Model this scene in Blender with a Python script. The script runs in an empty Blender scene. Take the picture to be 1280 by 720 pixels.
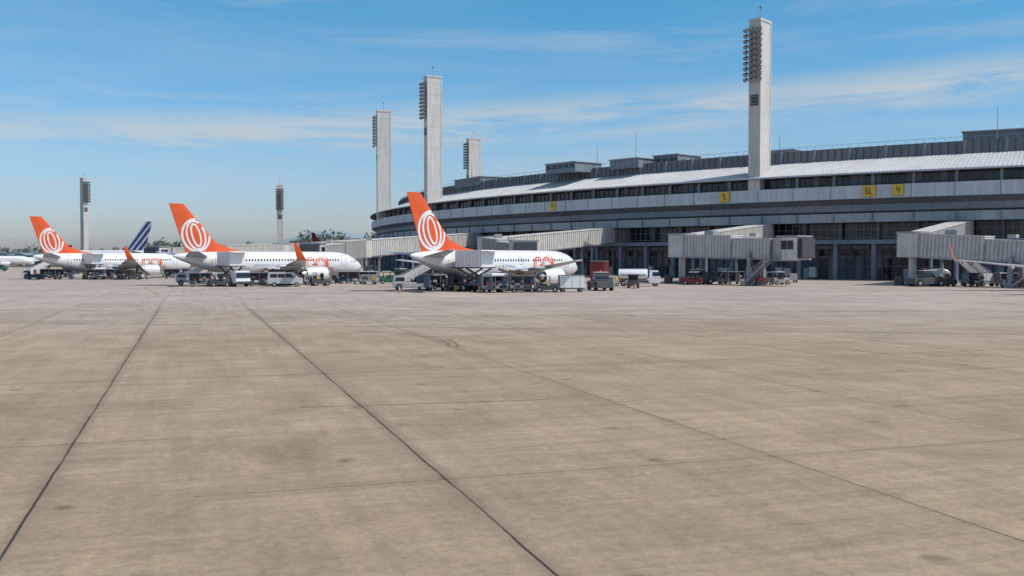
import bpy, math, random, bmesh
from mathutils import Vector, Matrix, noise
random.seed(7)
S=bpy.context.scene
S.view_settings.view_transform='Standard'; S.view_settings.look='None'; S.view_settings.exposure=0
PI=math.pi; rad=math.radians
# ------------------------------------------------------------ node helpers
class G:
    def __init__(s,nt): s.nt=nt
    def n(s,t,**k):
        nd=s.nt.nodes.new(t)
        for a,b in k.items(): setattr(nd,a,b)
        return nd
    def lk(s,a,b): s.nt.links.new(a,b)
    def setin(s,sock,v):
        if isinstance(v,bpy.types.NodeSocket): s.lk(v,sock)
        else: sock.default_value=v
    def m(s,op,a,b=None,c=None,clamp=False):
        nd=s.n('ShaderNodeMath',operation=op); nd.use_clamp=clamp
        s.setin(nd.inputs[0],a)
        if b is not None: s.setin(nd.inputs[1],b)
        if c is not None: s.setin(nd.inputs[2],c)
        return nd.outputs[0]
    def mr(s,v,a,b,c,d,smooth=False):
        nd=s.n('ShaderNodeMapRange'); 
        if smooth: nd.interpolation_type='SMOOTHSTEP'
        s.setin(nd.inputs[0],v)
        for i,x in enumerate((a,b,c,d)): s.setin(nd.inputs[i+1],x)
        return nd.outputs[0]
    def mix(s,f,a,b,blend='MIX'):
        nd=s.n('ShaderNodeMixRGB',blend_type=blend)
        s.setin(nd.inputs[0],f); s.setin(nd.inputs[1],a); s.setin(nd.inputs[2],b)
        return nd.outputs[0]
    def comb(s,x,y,z):
        nd=s.n('ShaderNodeCombineXYZ')
        for i,q in enumerate((x,y,z)): s.setin(nd.inputs[i],q)
        return nd.outputs[0]
    def noise(s,vec,scale,detail=4,rough=.55,dist=0):
        nd=s.n('ShaderNodeTexNoise'); s.lk(vec,nd.inputs['Vector'])
        nd.inputs['Scale'].default_value=scale; nd.inputs['Detail'].default_value=detail
        nd.inputs['Roughness'].default_value=rough; nd.inputs['Distortion'].default_value=dist
        return nd.outputs[0]
    def white(s,vec):
        nd=s.n('ShaderNodeTexWhiteNoise',noise_dimensions='3D'); s.lk(vec,nd.inputs[0]); return nd.outputs[0]

def c4(c): return (c[0],c[1],c[2],1)
def mk(name,col,rough=.6,metal=0,var=.12,scale=.8,streak=0,bump=0,glossvar=0):
    m=bpy.data.materials.new(name); m.use_nodes=True
    nt=m.node_tree; g=G(nt); b=nt.nodes['Principled BSDF']
    tc=g.n('ShaderNodeTexCoord').outputs['Object']
    nz=g.noise(tc,scale,3,.6)
    val=g.mr(nz,.25,.75,1-var,1+var)
    if streak:
        mp=g.n('ShaderNodeMapping'); g.lk(tc,mp.inputs[0]); mp.inputs['Scale'].default_value=(1.3,1.3,.12)
        n2=g.noise(mp.outputs[0],1.2,4,.65)
        val=g.m('MULTIPLY',val,g.mr(n2,.35,.75,1.0+streak*.3,1-streak))
    hs=g.n('ShaderNodeHueSaturation'); hs.inputs['Color'].default_value=c4(col)
    g.lk(val,hs.inputs['Value']); g.lk(hs.outputs[0],b.inputs['Base Color'])
    b.inputs['Roughness'].default_value=rough; b.inputs['Metallic'].default_value=metal
    return m
M={}
M['white']=mk('white_paint',(.78,.78,.77),.28,0,.04,.5,.06)
M['belly']=mk('belly_grey_paint',(.50,.51,.53),.35,0,.08,.5)
M['orange']=mk('orange_paint',(.78,.105,.02),.32,0,.06,.5)
M['wing']=mk('wing_grey_paint',(.42,.44,.47),.35,.1,.08,.6)
M['metal']=mk('bare_metal',(.55,.55,.56),.25,.9,.08,2)
M['dkmetal']=mk('dark_metal',(.10,.10,.105),.45,.5,.2,2)
M['black']=mk('black_rubber',(.018,.018,.018),.8,0,.2,3)
M['hub']=mk('wheel_hub',(.4,.4,.4),.5,.3,.1,3)
M['glass']=mk('dark_glass',(.02,.024,.03),.08,0,.3,.4)
M['seam']=mk('panel_seam',(.22,.22,.23),.6,0,.1,2)
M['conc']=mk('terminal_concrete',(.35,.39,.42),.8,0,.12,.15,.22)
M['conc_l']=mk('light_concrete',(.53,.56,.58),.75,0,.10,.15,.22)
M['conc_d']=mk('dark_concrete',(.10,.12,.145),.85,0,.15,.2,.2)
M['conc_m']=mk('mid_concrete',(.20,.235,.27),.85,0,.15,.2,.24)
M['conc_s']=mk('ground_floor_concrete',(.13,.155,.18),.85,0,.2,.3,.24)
M['roofm']=mk('ribbed_metal_roof',(.62,.63,.62),.5,.1,.10,.2,.12)
M['roofd']=mk('roof_membrane',(.23,.23,.24),.9,0,.15,.2)
M['parap']=mk('parapet_panel',(.17,.185,.19),.8,0,.2,.25,.25)
M['tower']=mk('tower_render',(.60,.57,.53),.8,0,.06,.2,.20)
M['bridge']=mk('jet_bridge_cladding',(.62,.60,.56),.6,0,.12,.6,.30)
M['bridge_d']=mk('jet_bridge_rib',(.40,.40,.38),.6,0,.1,.6,.15)
M['steel']=mk('galvanised_steel',(.32,.33,.34),.45,.6,.12,1.2)
M['red']=mk('red_paint',(.20,.022,.022),.4,0,.1,1)
M['green']=mk('green_paint',(.03,.13,.07),.45,0,.15,1)
M['blue']=mk('blue_paint',(.03,.08,.22),.4,0,.12,1)
M['yellow']=mk('yellow_paint',(.55,.36,.05),.5,0,.1,1)
M['gold']=mk('sign_yellow',(.72,.47,.06),.6,0,.06,1)
M['grey']=mk('grey_paint',(.28,.29,.30),.5,0,.12,1)
M['dgrey']=mk('dark_grey_paint',(.07,.075,.08),.55,0,.2,1)
M['tarp']=mk('tarpaulin',(.16,.19,.23),.8,0,.2,1.5)
M['beige']=mk('beige_fabric',(.35,.29,.20),.85,0,.2,2)
M['cone']=mk('cone_orange',(.75,.16,.03),.6,0,.05,2)
M['blind']=mk('window_blind',(.13,.155,.18),.35,0,.2,.5)
M['bluegl']=mk('tinted_glass',(.035,.05,.065),.12,0,.3,.4)
M['fadewhite']=mk('distant_wall',(.50,.53,.54),.8,0,.08,.1)

def striped():
    m=bpy.data.materials.new('striped_fin_paint'); m.use_nodes=True; g=G(m.node_tree); b=m.node_tree.nodes['Principled BSDF']
    tc=g.n('ShaderNodeTexCoord').outputs['Object']; sp=g.n('ShaderNodeSeparateXYZ'); g.lk(tc,sp.inputs[0])
    q=g.m('ADD',sp.outputs[0],g.m('MULTIPLY',sp.outputs[2],.95))
    fr=g.m('FRACT',g.m('MULTIPLY',q,.55)); msk=g.m('GREATER_THAN',fr,.42)
    red=g.m('GREATER_THAN',q,-18.4)
    col=g.mix(red,c4((.02,.05,.20)),c4((.5,.03,.03)))
    g.lk(g.mix(msk,c4((.75,.75,.75)),col),b.inputs['Base Color']); b.inputs['Roughness'].default_value=.35
    return m
M['striped']=striped()

# ------------------------------------------------------------ mesh builder
class MB:
    def __init__(s): s.v=[];s.f=[];s.fm=[];s.sm=[];s.mats=[]
    def mi(s,k):
        m=M[k] if isinstance(k,str) else k
        if m not in s.mats: s.mats.append(m)
        return s.mats.index(m)
    def face(s,pts,mat,smooth=False):
        b=len(s.v); s.v+= [tuple(p) for p in pts]; s.f.append(tuple(range(b,b+len(pts)))); s.fm.append(s.mi(mat)); s.sm.append(smooth)
    def obox(s,c,ax,ay,az,dx,dy,dz,mat,top=(1,1),shift=(0,0)):
        c=Vector(c);ax=Vector(ax);ay=Vector(ay);az=Vector(az); b=len(s.v)
        for k in (-1,1):
            for (i,j) in ((-1,-1),(1,-1),(1,1),(-1,1)):
                sx,sy=(top if k>0 else (1,1)); ox,oy=(shift if k>0 else (0,0))
                s.v.append(tuple(c+ax*(i*dx/2*sx+ox)+ay*(j*dy/2*sy+oy)+az*(k*dz/2)))
        for q in ((0,3,2,1),(4,5,6,7),(0,1,5,4),(1,2,6,5),(2,3,7,6),(3,0,4,7)):
            s.f.append(tuple(b+i for i in q)); s.fm.append(s.mi(mat)); s.sm.append(False)
    def box(s,x0,x1,y0,y1,z0,z1,mat,top=(1,1),shift=(0,0)):
        s.obox(((x0+x1)/2,(y0+y1)/2,(z0+z1)/2),(1,0,0),(0,1,0),(0,0,1),x1-x0,y1-y0,z1-z0,mat,top,shift)
    def beam(s,p0,p1,w,h,mat):
        p0=Vector(p0);p1=Vector(p1);d=p1-p0;L=d.length;d.normalize()
        up=Vector((0,0,1)) if abs(d.z)<.95 else Vector((1,0,0))
        sd=d.cross(up).normalized(); u=sd.cross(d)
        s.obox((p0+p1)/2,d,sd,u,L,w,h,mat)
    def cyl(s,p0,p1,r0,r1,mat,n=12,caps=True,cmat=None):
        p0=Vector(p0);p1=Vector(p1);d=(p1-p0).normalized()
        up=Vector((0,0,1)) if abs(d.z)<.95 else Vector((1,0,0))
        a=d.cross(up).normalized(); e=d.cross(a)
        R=[]
        for p,r in ((p0,r0),(p1,r1)):
            R.append([p+a*(r*math.cos(2*PI*i/n))+e*(r*math.sin(2*PI*i/n)) for i in range(n)])
        s.loft(R,mat,False,False)
        if caps:
            s.face(R[0],cmat or mat); s.face(R[1],cmat or mat)
    def loft(s,rings,mat,c0=True,c1=True,smooth=True,closed=True):
        b=len(s.v); n=len(rings[0])
        for r in rings: s.v+=[tuple(p) for p in r]
        for i in range(len(rings)-1):
            for j in range(n if closed else n-1):
                k=(j+1)%n
                s.f.append((b+i*n+j,b+i*n+k,b+(i+1)*n+k,b+(i+1)*n+j)); s.fm.append(s.mi(mat if not callable(mat) else mat(i,j))); s.sm.append(smooth)
        if c0: s.face(rings[0],mat if not callable(mat) else mat(0,0))
        if c1: s.face(rings[-1],mat if not callable(mat) else mat(0,0))
    def wheel(s,x,y,z,r,w):
        s.cyl((x,y-w/2,z),(x,y+w/2,z),r,r,'black',16)
        s.cyl((x,y-w/2-.015,z),(x,y+w/2+.015,z),r*.5,r*.5,'hub',12)
    def obj(s,name,parent=None,loc=(0,0,0),rot=0,recalc=True,bevel=0,scale=1):
        me=bpy.data.meshes.new(name+'_mesh'); me.from_pydata(s.v,[],s.f)
        for m in s.mats: me.materials.append(m)
        me.polygons.foreach_set('material_index',s.fm); me.polygons.foreach_set('use_smooth',s.sm)
        if recalc:
            bm=bmesh.new(); bm.from_mesh(me); bmesh.ops.recalc_face_normals(bm,faces=bm.faces); bm.to_mesh(me); bm.free()
        me.update()
        o=bpy.data.objects.new(name,me); S.collection.objects.link(o)
        o.location=loc; o.rotation_euler=(0,0,rot); o.scale=(scale,)*3
        if parent: o.parent=parent
        if bevel:
            md=o.modifiers.new('bevel','BEVEL'); md.width=bevel; md.segments=2; md.limit_method='ANGLE'; md.angle_limit=rad(50)
        return o
def dup(o,loc,rot):
    c=o.copy(); S.collection.objects.link(c); c.location=loc; c.rotation_euler=(0,0,rot); return c
def empty(name,loc=(0,0,0),rot=0,scale=1):
    e=bpy.data.objects.new(name,None); S.collection.objects.link(e); e.location=loc; e.rotation_euler=(0,0,rot); e.scale=(scale,)*3; e.empty_display_size=.5; return e

# ------------------------------------------------------------ camera
cam=bpy.data.cameras.new('camera'); co=bpy.data.objects.new('camera',cam); S.collection.objects.link(co)
cam.lens=35; cam.sensor_width=36; cam.clip_start=.1; cam.clip_end=30000
co.location=(0,0,4.2); co.rotation_euler=(rad(90-1.704),0,0); S.camera=co

# ------------------------------------------------------------ light
EL=rad(52); AZ=rad(112)
sdir=Vector((math.sin(AZ)*math.cos(EL),math.cos(AZ)*math.cos(EL),math.sin(EL)))
sl=bpy.data.lights.new('sun','SUN'); so=bpy.data.objects.new('sun',sl); S.collection.objects.link(so)
sl.energy=3.3; sl.angle=rad(.5); sl.color=(1,.95,.88); so.rotation_euler=(-sdir).to_track_quat('-Z','Y').to_euler(); so.location=(50,-20,80)
w=bpy.data.worlds.new('World'); S.world=w; w.use_nodes=True; g=G(w.node_tree)
bg=w.node_tree.nodes['Background']
sky=g.n('ShaderNodeTexSky'); sky.sky_type='NISHITA'; sky.sun_disc=False; sky.sun_elevation=EL; sky.sun_rotation=AZ
sky.air_density=1.0; sky.dust_density=1.2; sky.ozone_density=2.5; sky.altitude=0
tc=g.n('ShaderNodeTexCoord').outputs['Generated']; sp=g.n('ShaderNodeSeparateXYZ'); g.lk(tc,sp.inputs[0])
x,y,z=sp.outputs
az=g.m('ARCTAN2',x,y)
den=g.m('ADD',g.m('MAXIMUM',z,0.0),.06)
pv=g.comb(g.m('MULTIPLY',g.m('DIVIDE',x,den),.45),g.m('DIVIDE',y,den),0)
n1=g.noise(pv,.55,6,.62,.6)
cl=g.mr(n1,.42,.80,0,.55,True)
zz=g.m('SUBTRACT',z,g.m('ADD',g.m('MULTIPLY',az,.055),.138))
n2=g.noise(g.comb(g.m('MULTIPLY',az,5.0),g.m('MULTIPLY',z,42.0),3.3),1.0,6,.64,.5)
band=g.m('MULTIPLY',g.mr(g.m('ABSOLUTE',g.m('ADD',zz,g.m('MULTIPLY',g.m('SUBTRACT',n2,.5),.03))),.0,.032,1,0,True),g.mr(n2,.32,.62,0,.85,True))
n3=g.noise(g.comb(g.m('MULTIPLY',az,3.0),g.m('MULTIPLY',z,26.0),9.1),1.0,5,.6,.4)
veil=g.mr(n3,.42,.75,0,.36,True)
cl=g.m('MAXIMUM',g.m('MAXIMUM',g.m('MULTIPLY',cl,.6),veil),band)
tint=g.mix(g.mr(z,.0,.26,0,1),c4((1.04,1.04,1.26)),c4((.34,1.02,1.22)))
back=g.mix(g.mr(z,.26,.6,0,1),tint,c4((.92,1.0,1.05)))
skc=g.mix(1.0,sky.outputs[0],back,'MULTIPLY')
skc=g.mix(cl,skc,c4((4.7,5.2,5.45)))
g.lk(skc,bg.inputs[0]); bg.inputs[1].default_value=.115

# ------------------------------------------------------------ ground
def ground_mat():
    m=bpy.data.materials.new('concrete_apron'); m.use_nodes=True; nt=m.node_tree; g=G(nt); b=nt.nodes['Principled BSDF']
    tc=g.n('ShaderNodeTexCoord').outputs['Object']; sp=g.n('ShaderNodeSeparateXYZ'); g.lk(tc,sp.inputs[0]); x,y,_=sp.outputs
    u=g.m('ADD',g.m('MULTIPLY',x,.952),g.m('MULTIPLY',y,.307)); v=g.m('ADD',g.m('MULTIPLY',x,-.307),g.m('MULTIPLY',y,.952))
    med=g.noise(tc,.33,5,.65,.3)
    fine=g.noise(tc,5.0,6,.80)
    grain=g.noise(tc,34.0,2,.7)
    big=g.noise(tc,.06,3,.55)
    wob=g.m('MULTIPLY',g.m('SUBTRACT',med,.5),.10)
    W=7.16
    ku=g.m('DIVIDE',g.m('ADD',g.m('ADD',u,2.58),wob),W); kr=g.m('ROUND',ku); du=g.m('MULTIPLY',g.m('ABSOLUTE',g.m('SUBTRACT',ku,kr)),W)
    V=6.1
    kv=g.m('DIVIDE',g.m('ADD',v,wob),V); kvr=g.m('ROUND',kv); dv=g.m('MULTIPLY',g.m('ABSOLUTE',g.m('SUBTRACT',kv,kvr)),V)
    st_u=g.mr(g.white(g.comb(kr,1.7,2.2)),0,1,.40,.68)
    strong=g.m('LESS_THAN',g.m('ABSOLUTE',g.m('SUBTRACT',kr,.5)),.75)
    st_u=g.m('MAXIMUM',st_u,g.m('MULTIPLY',strong,.85))
    brk=g.mr(med,.36,.52,.5,1)
    lu=g.m('MULTIPLY',g.m('MULTIPLY',g.mr(du,.012,.034,1,0),st_u),g.m('MAXIMUM',brk,g.m('MULTIPLY',strong,.75)))
    lsoft=g.m('MULTIPLY',g.m('MULTIPLY',g.mr(du,.02,.34,1,0,True),.17),g.m('MULTIPLY',brk,g.m('ADD',.5,strong)))
    st_v=g.mr(g.white(g.comb(kvr,g.m('FLOOR',g.m('MULTIPLY',u,1/21.5)),7.1)),.1,1,.10,.62)
    lv=g.m('MULTIPLY',g.m('MULTIPLY',g.mr(dv,.012,.038,1,0),st_v),g.mr(med,.38,.54,.3,1))
    lvs=g.m('MULTIPLY',g.m('MULTIPLY',g.mr(dv,.0,.45,1,0,True),.20),st_v)
    slab=g.white(g.comb(g.m('FLOOR',ku),g.m('FLOOR',kv),0))
    str1=g.noise(g.comb(g.m('MULTIPLY',u,.20),g.m('MULTIPLY',v,2.2),0),1.0,5,.65,.4)
    str2=g.noise(g.comb(g.m('MULTIPLY',u,1.7),g.m('MULTIPLY',v,.12),4),1.0,4,.6,.2)
    patch=g.noise(tc,.14,5,.72,1.2)
    val=g.mr(slab,0,1,.94,1.06)
    for nn,a in ((big,.10),(med,.20),(fine,.32),(grain,.16),(str1,.22),(str2,.15),(patch,.16)):
        val=g.m('MULTIPLY',val,g.mr(nn,.2,.8,1-a,1+a))
    val=g.m('MULTIPLY',val,g.mr(g.m('ADD',patch,g.m('MULTIPLY',g.m('SUBTRACT',str1,.5),.5)),.52,.70,1,.80,True))
    vor=g.n('ShaderNodeTexVoronoi'); vor.inputs['Scale'].default_value=.45; g.lk(tc,vor.inputs['Vector'])
    spot=g.mr(g.m('ADD',vor.outputs[0],g.m('MULTIPLY',fine,.14)),.07,.22,.42,0,True)
    val=g.m('MULTIPLY',val,g.m('SUBTRACT',1,spot))
    hue=g.mix(g.mr(patch,.35,.65,0,1),c4((.395,.300,.203)),c4((.350,.262,.178)))
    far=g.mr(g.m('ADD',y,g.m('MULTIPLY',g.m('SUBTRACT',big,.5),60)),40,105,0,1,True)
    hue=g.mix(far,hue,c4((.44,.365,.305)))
    ln=g.m('MINIMUM',g.m('ADD',g.m('ADD',lu,lsoft),g.m('ADD',lv,lvs)),.95)
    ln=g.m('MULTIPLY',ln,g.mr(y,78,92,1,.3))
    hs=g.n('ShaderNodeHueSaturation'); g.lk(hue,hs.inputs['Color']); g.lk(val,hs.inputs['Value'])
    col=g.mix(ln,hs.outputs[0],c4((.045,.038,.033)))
    gm=g.mr(g.m('ADD',y,g.m('MULTIPLY',big,30)),490,494,0,1)
    grass=g.mix(med,c4((.055,.075,.03)),c4((.13,.13,.06)))
    col=g.mix(gm,col,grass)
    g.lk(col,b.inputs['Base Color']); b.inputs['Roughness'].default_value=.85
    b.inputs['Specular IOR Level'].default_value=.2
    bp=g.n('ShaderNodeBump'); bp.inputs['Strength'].default_value=.35; bp.inputs['Distance'].default_value=.02
    g.lk(g.noise(tc,14,3,.7),bp.inputs['Height']); g.lk(bp.outputs[0],b.inputs['Normal'])
    return m
gm_=ground_mat()
b=MB(); b.face([(-9000,-3000,0),(9000,-3000,0),(9000,15000,0),(-9000,15000,0)],gm_); b.obj('ground',recalc=False)

def mark_mat(name,col,amt,thr=(.35,.6)):
    m=bpy.data.materials.new(name); m.use_nodes=True; nt=m.node_tree; g=G(nt); b=nt.nodes['Principled BSDF']
    tc=g.n('ShaderNodeTexCoord').outputs['Object']
    a=g.mr(g.noise(tc,.8,5,.75),thr[0],thr[1],0,1)
    b.inputs['Base Color'].default_value=c4(col); b.inputs['Roughness'].default_value=.8
    g.lk(g.m('MULTIPLY',a,amt),b.inputs['Alpha']); return m
M['tyre']=mark_mat('tyre_mark_rubber',(.05,.04,.035),.42,(.38,.62))
M['crack']=mark_mat('joint_sealant',(.04,.035,.03),.85,(.3,.45))
M['fadeline']=mark_mat('worn_white_paint',(.65,.62,.55),.35,(.42,.62))
M['oldyellow']=mark_mat('worn_yellow_paint',(.45,.33,.10),.45,(.35,.55))
def strip(mb,pts,w,mat,z):
    P=[Vector((p[0],p[1],z)) for p in pts]
    L=[];R=[]
    for i,p in enumerate(P):
        d=(P[min(i+1,len(P)-1)]-P[max(i-1,0)]).normalized(); n=Vector((-d.y,d.x,0))*w/2
        L.append(p+n);R.append(p-n)
    for i in range(len(P)-1): mb.face([L[i],R[i],R[i+1],L[i+1]],mat)
def arc(cx,cy,r,a0,a1,n=24): return [(cx+r*math.cos(rad(a0+(a1-a0)*i/n)),cy+r*math.sin(rad(a0+(a1-a0)*i/n))) for i in range(n+1)]
b=MB()
def wav(p0,p1,n=40,a=.06):
    return [(p0[0]+(p1[0]-p0[0])*i/n,p0[1]+(p1[1]-p0[1])*i/n+a*(random.random()-.5)) for i in range(n+1)]
strip(b,wav((-60,69.7),(60,49.7),80,.15),.13,'crack',.004)
strip(b,wav((-90,80),(100,79),80,.1),.16,'crack',.004)
strip(b,wav((15.1,47.5),(24.5,17.5),40,.04),.05,'crack',.0045)
strip(b,wav((-6,27.9),(1.1,29.5),20,.05),.05,'crack',.005)
b.obj('pavement_joint_sealant',recalc=False)
b=MB()
for r in (12,12.4): strip(b,arc(-15,47,r,0,62),.2,'tyre',.006)
for k in range(9):
    x0=random.uniform(-30,-10); y0=random.uniform(62,80); strip(b,wav((x0,y0),(x0+random.uniform(2,5),y0+random.uniform(3,11)),10,.05),.2,'tyre',.008+.001*k)
for k in range(9):
    x0=random.uniform(-40,60); y0=random.uniform(60,110); strip(b,wav((x0,y0),(x0+random.uniform(12,40),y0+random.uniform(-3,6)),20,.08),.25,'tyre',.03+.001*k)
b.obj('tyre_marks',recalc=False)
b=MB()
strip(b,wav((-26,37.6),(-2,36.6),30,.02),.06,'fadeline',.042)
strip(b,[(-40,112),(-5,104),(40,100),(110,98)],.2,'oldyellow',.043)
strip(b,[(-40,112.6),(-52,141),(-58,160)],.2,'oldyellow',.044)
strip(b,[(30,100.5),(48,128),(62,150)],.2,'oldyellow',.044)
strip(b,[(-140,118),(-40,112.3)],.2,'oldyellow',.043)
b.obj('painted_taxi_line',recalc=False)

# ------------------------------------------------------------ airliner
FT=[(0,.06,2.72),(.15,.34,2.74),(.45,.62,2.80),(1.0,.95,2.90),(1.6,1.22,3.0),(2.2,1.44,3.10),(3,1.64,3.2),(4,1.79,3.27),(5,1.87,3.31),(6,1.9,3.32),(21,1.9,3.32),(22.5,1.87,3.34),(24,1.78,3.42),(25.5,1.62,3.56),(27,1.42,3.76),(28.5,1.17,3.98),(30,.88,4.2),(31.2,.6,4.38),(32.1,.36,4.5),(32.6,.16,4.56)]
def fus(t):
    for i in range(len(FT)-1):
        a,c=FT[i],FT[i+1]
        if a[0]<=t<=c[0]:
            k=(t-a[0])/(c[0]-a[0]); return a[1]+(c[1]-a[1])*k,a[2]+(c[2]-a[2])*k
    return FT[-1][1],FT[-1][2]
VS=1.05
def fusy(t,z,off=.012):
    r,zc=fus(t); q=1-((z-zc)/(r*VS))**2
    return (r+off)*math.sqrt(max(q,0.0))
NACA=lambda x:5*(.2969*math.sqrt(x)-.126*x-.3516*x*x+.2843*x**3-.1036*x**4)
XS=[.5*(1-math.cos(PI*i/10)) for i in range(11)]
def foil(t,y,z,ch,tc,ax='z'):
    r=[]
    for k in range(10,-1,-1):
        h=NACA(XS[k])*tc*ch; r.append((-t-XS[k]*ch,y+(h if ax=='y' else 0),z+(h if ax=='z' else 0)))
    for k in range(1,10):
        h=-NACA(XS[k])*tc*ch; r.append((-t-XS[k]*ch,y+(h if ax=='y' else 0),z+(h if ax=='z' else 0)))
    return r
FZ0,FZ1=4.9,12.5
def finle(z): return 24.4+(z-FZ0)/(FZ1-FZ0)*6.6
def finch(z): return 6.3+(z-FZ0)/(FZ1-FZ0)*(2.25-6.3)
def finy(t,z):
    c=finch(z); q=(t-finle(z))/c
    if q<.01 or q>.99: return None
    return NACA(q)*.10*c+.02
def stroke(mb,pts,w,yfn,sgn,mat):
    pp=[pts[0]]
    for a,c in zip(pts[:-1],pts[1:]):
        k=max(1,int(math.hypot(c[0]-a[0],c[1]-a[1])/.15))
        for i in range(1,k+1): pp.append((a[0]+(c[0]-a[0])*i/k,a[1]+(c[1]-a[1])*i/k))
    pts=pp; n=len(pts)
    for i in range(n-1):
        (t0,z0),(t1,z1)=pts[i],pts[i+1]
        def nrm(j):
            a=pts[max(j-1,0)];c=pts[min(j+1,n-1)]; ex,ez=c[0]-a[0],c[1]-a[1]; q=math.hypot(ex,ez) or 1; return -ez/q*w/2,ex/q*w/2
        n0=nrm(i);n1=nrm(i+1); out=[]
        for (t,z) in ((t0+n0[0],z0+n0[1]),(t0-n0[0],z0-n0[1]),(t1-n1[0],z1-n1[1]),(t1+n1[0],z1+n1[1])):
            yy=yfn(t,z)
            if yy is None: out=None;break
            out.append((-t,sgn*yy,z))
        if out: mb.face(out,mat)
def ell(ct,cz,a,bb,tilt,a0=0,a1=360,n=44):
    P=[]
    for i in range(n+1):
        q=rad(a0+(a1-a0)*i/n); ex=a*math.cos(q); ez=bb*math.sin(q)
        P.append((ct+ex*math.cos(tilt)-ez*math.sin(tilt),cz+ex*math.sin(tilt)+ez*math.cos(tilt)))
    return P
def airliner(loc,rot,fin='orange',logo=True,winglet=True,scale=1):
    E=empty('airliner',(loc[0],loc[1],0),rot,scale)
    # fuselage
    b=MB(); rings=[]; N=36
    ts=[a[0] for a in FT]
    ts2=sorted(set(ts+[7+i for i in range(14)]))
    for t in ts2:
        r,zc=fus(t); rings.append([(-t,r*math.cos(2*PI*j/N),zc+r*VS*math.sin(2*PI*j/N)) for j in range(N)])
    def fm(i,j):
        a=(j+.5)*360/N
        return 'belly' if 215<a<325 else 'white'
    b.loft(rings,fm,True,True)
    # wing-body fairing
    R=[]
    for k in range(9):
        q=k/8; t=10+q*9.5; s_=math.sin(PI*q)**.5 if 0<q<1 else .05
        R.append([(-t,(2.15*s_)*math.cos(2*PI*j/20),2.1+.95*s_*math.sin(2*PI*j/20)) for j in range(20)])
    b.loft(R,'belly')
    b.obj('fuselage',E)
    b=MB()
    for sg in (1,-1):
        t=5.3
        while t<25.6:
            if not (11.9<t<12.3):
                z0,z1=3.78,4.12; tt=t
                b.face([(-tt,sg*fusy(tt,z0),z0),(-tt-.24,sg*fusy(tt+.24,z0),z0),(-tt-.24,sg*fusy(tt+.24,z1),z1),(-tt,sg*fusy(tt,z1),z1)],'glass')
            t+=.51
        # cockpit windows
        for (t0,t1,za,zb,zc,zd) in ((1.55,2.2,3.62,3.60,4.18,3.86),(2.27,2.95,3.58,3.66,4.42,4.25)):
            ps=[(t0,za),(t1,zb),(t1,zc),(t0,zd)]
            b.face([(-p[0],sg*fusy(p[0],p[1],.02),p[1]) for p in ps],'glass')
        # doors
        for (t0,t1,z0,z1) in ((3.9,4.75,2.95,4.75),(25.9,26.6,3.15,4.75),(13.9,14.45,3.35,4.4),(7.6,8.9,1.75,2.65),(21.2,22.5,1.8,2.65)):
            stroke(b,[(t0,z0),(t0,z1)],.045,lambda a,c:fusy(a,c,.016),sg,'seam'); stroke(b,[(t1,z0),(t1,z1)],.045,lambda a,c:fusy(a,c,.016),sg,'seam')
            stroke(b,[(t0,z1),(t1,z1)],.045,lambda a,c:fusy(a,c,.016),sg,'seam'); stroke(b,[(t0,z0),(t1,z0)],.045,lambda a,c:fusy(a,c,.016),sg,'seam')
    b.face([(-1.5,.5,4.0),(-1.5,-.5,4.0),(-2.2,-.62,4.48),(-2.2,.62,4.48)],'glass')
    b.obj('windows_and_doors',E,recalc=False)
    if logo:
        b=MB()
        fy=lambda a,c:fusy(a,c,.02)
        for sg in (1,-1):
            seq=(10.5,8.7,7.1) if sg<0 else (7.0,8.8,10.4)
            f=-1 if sg<0 else 1
            P=[(seq[0]+f*.98*math.cos(rad(q))*1.0,3.25+1.1*math.sin(rad(q))) for q in range(50,345,8)]
            P+= [(seq[0]+f*.92*.97,3.2),(seq[0]+f*.2,3.2)]
            stroke(b,P,.22,fy,sg,'orange')
            stroke(b,ell(seq[0],3.25,.62,.75,0),.10,fy,sg,'orange')
            stroke(b,ell(seq[1],3.25,.95,1.1,0),.22,fy,sg,'orange'); stroke(b,ell(seq[1],3.25,.6,.75,0),.10,fy,sg,'orange')
            stroke(b,[(seq[2]-f*.45,4.4),(seq[2]-f*.45,2.6),(seq[2]-f*.35,2.3),(seq[2]+f*.2,2.25),(seq[2]+f*.8,2.35)],.24,fy,sg,'orange')
            stroke(b,[(seq[2]-f*.15,4.3),(seq[2]-f*.15,2.7),(seq[2]+f*.7,2.65)],.10,fy,sg,'orange')
            t=15.5
            while t<20.5:
                stroke(b,[(t,3.0),(t+random.uniform(.0,.1),3.28)],.07,fy,sg,'seam'); t+=.27
        b.obj('fuselage_lettering',E,recalc=False)
    # fin
    b=MB()
    R=[]
    for k in range(9):
        z=FZ0-.5+(FZ1-FZ0+.5)*k/8; R.append(foil(finle(z),0,z,finch(z),.10,'y'))
    b.loft(R,fin,True,True)
    D=[[(-20.8,.02,5.25),(-20.8,-.02,5.25),(-20.8,0,5.27)],[(-23.3,.12,5.1),(-23.3,-.12,5.1),(-23.3,0,5.62)],[(-25.6,.2,4.9),(-25.6,-.2,4.9),(-25.6,0,6.55)]]
    b.loft(D,fin,True,True,False)
    b.obj('tail_fin',E)
    b=MB()
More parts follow.
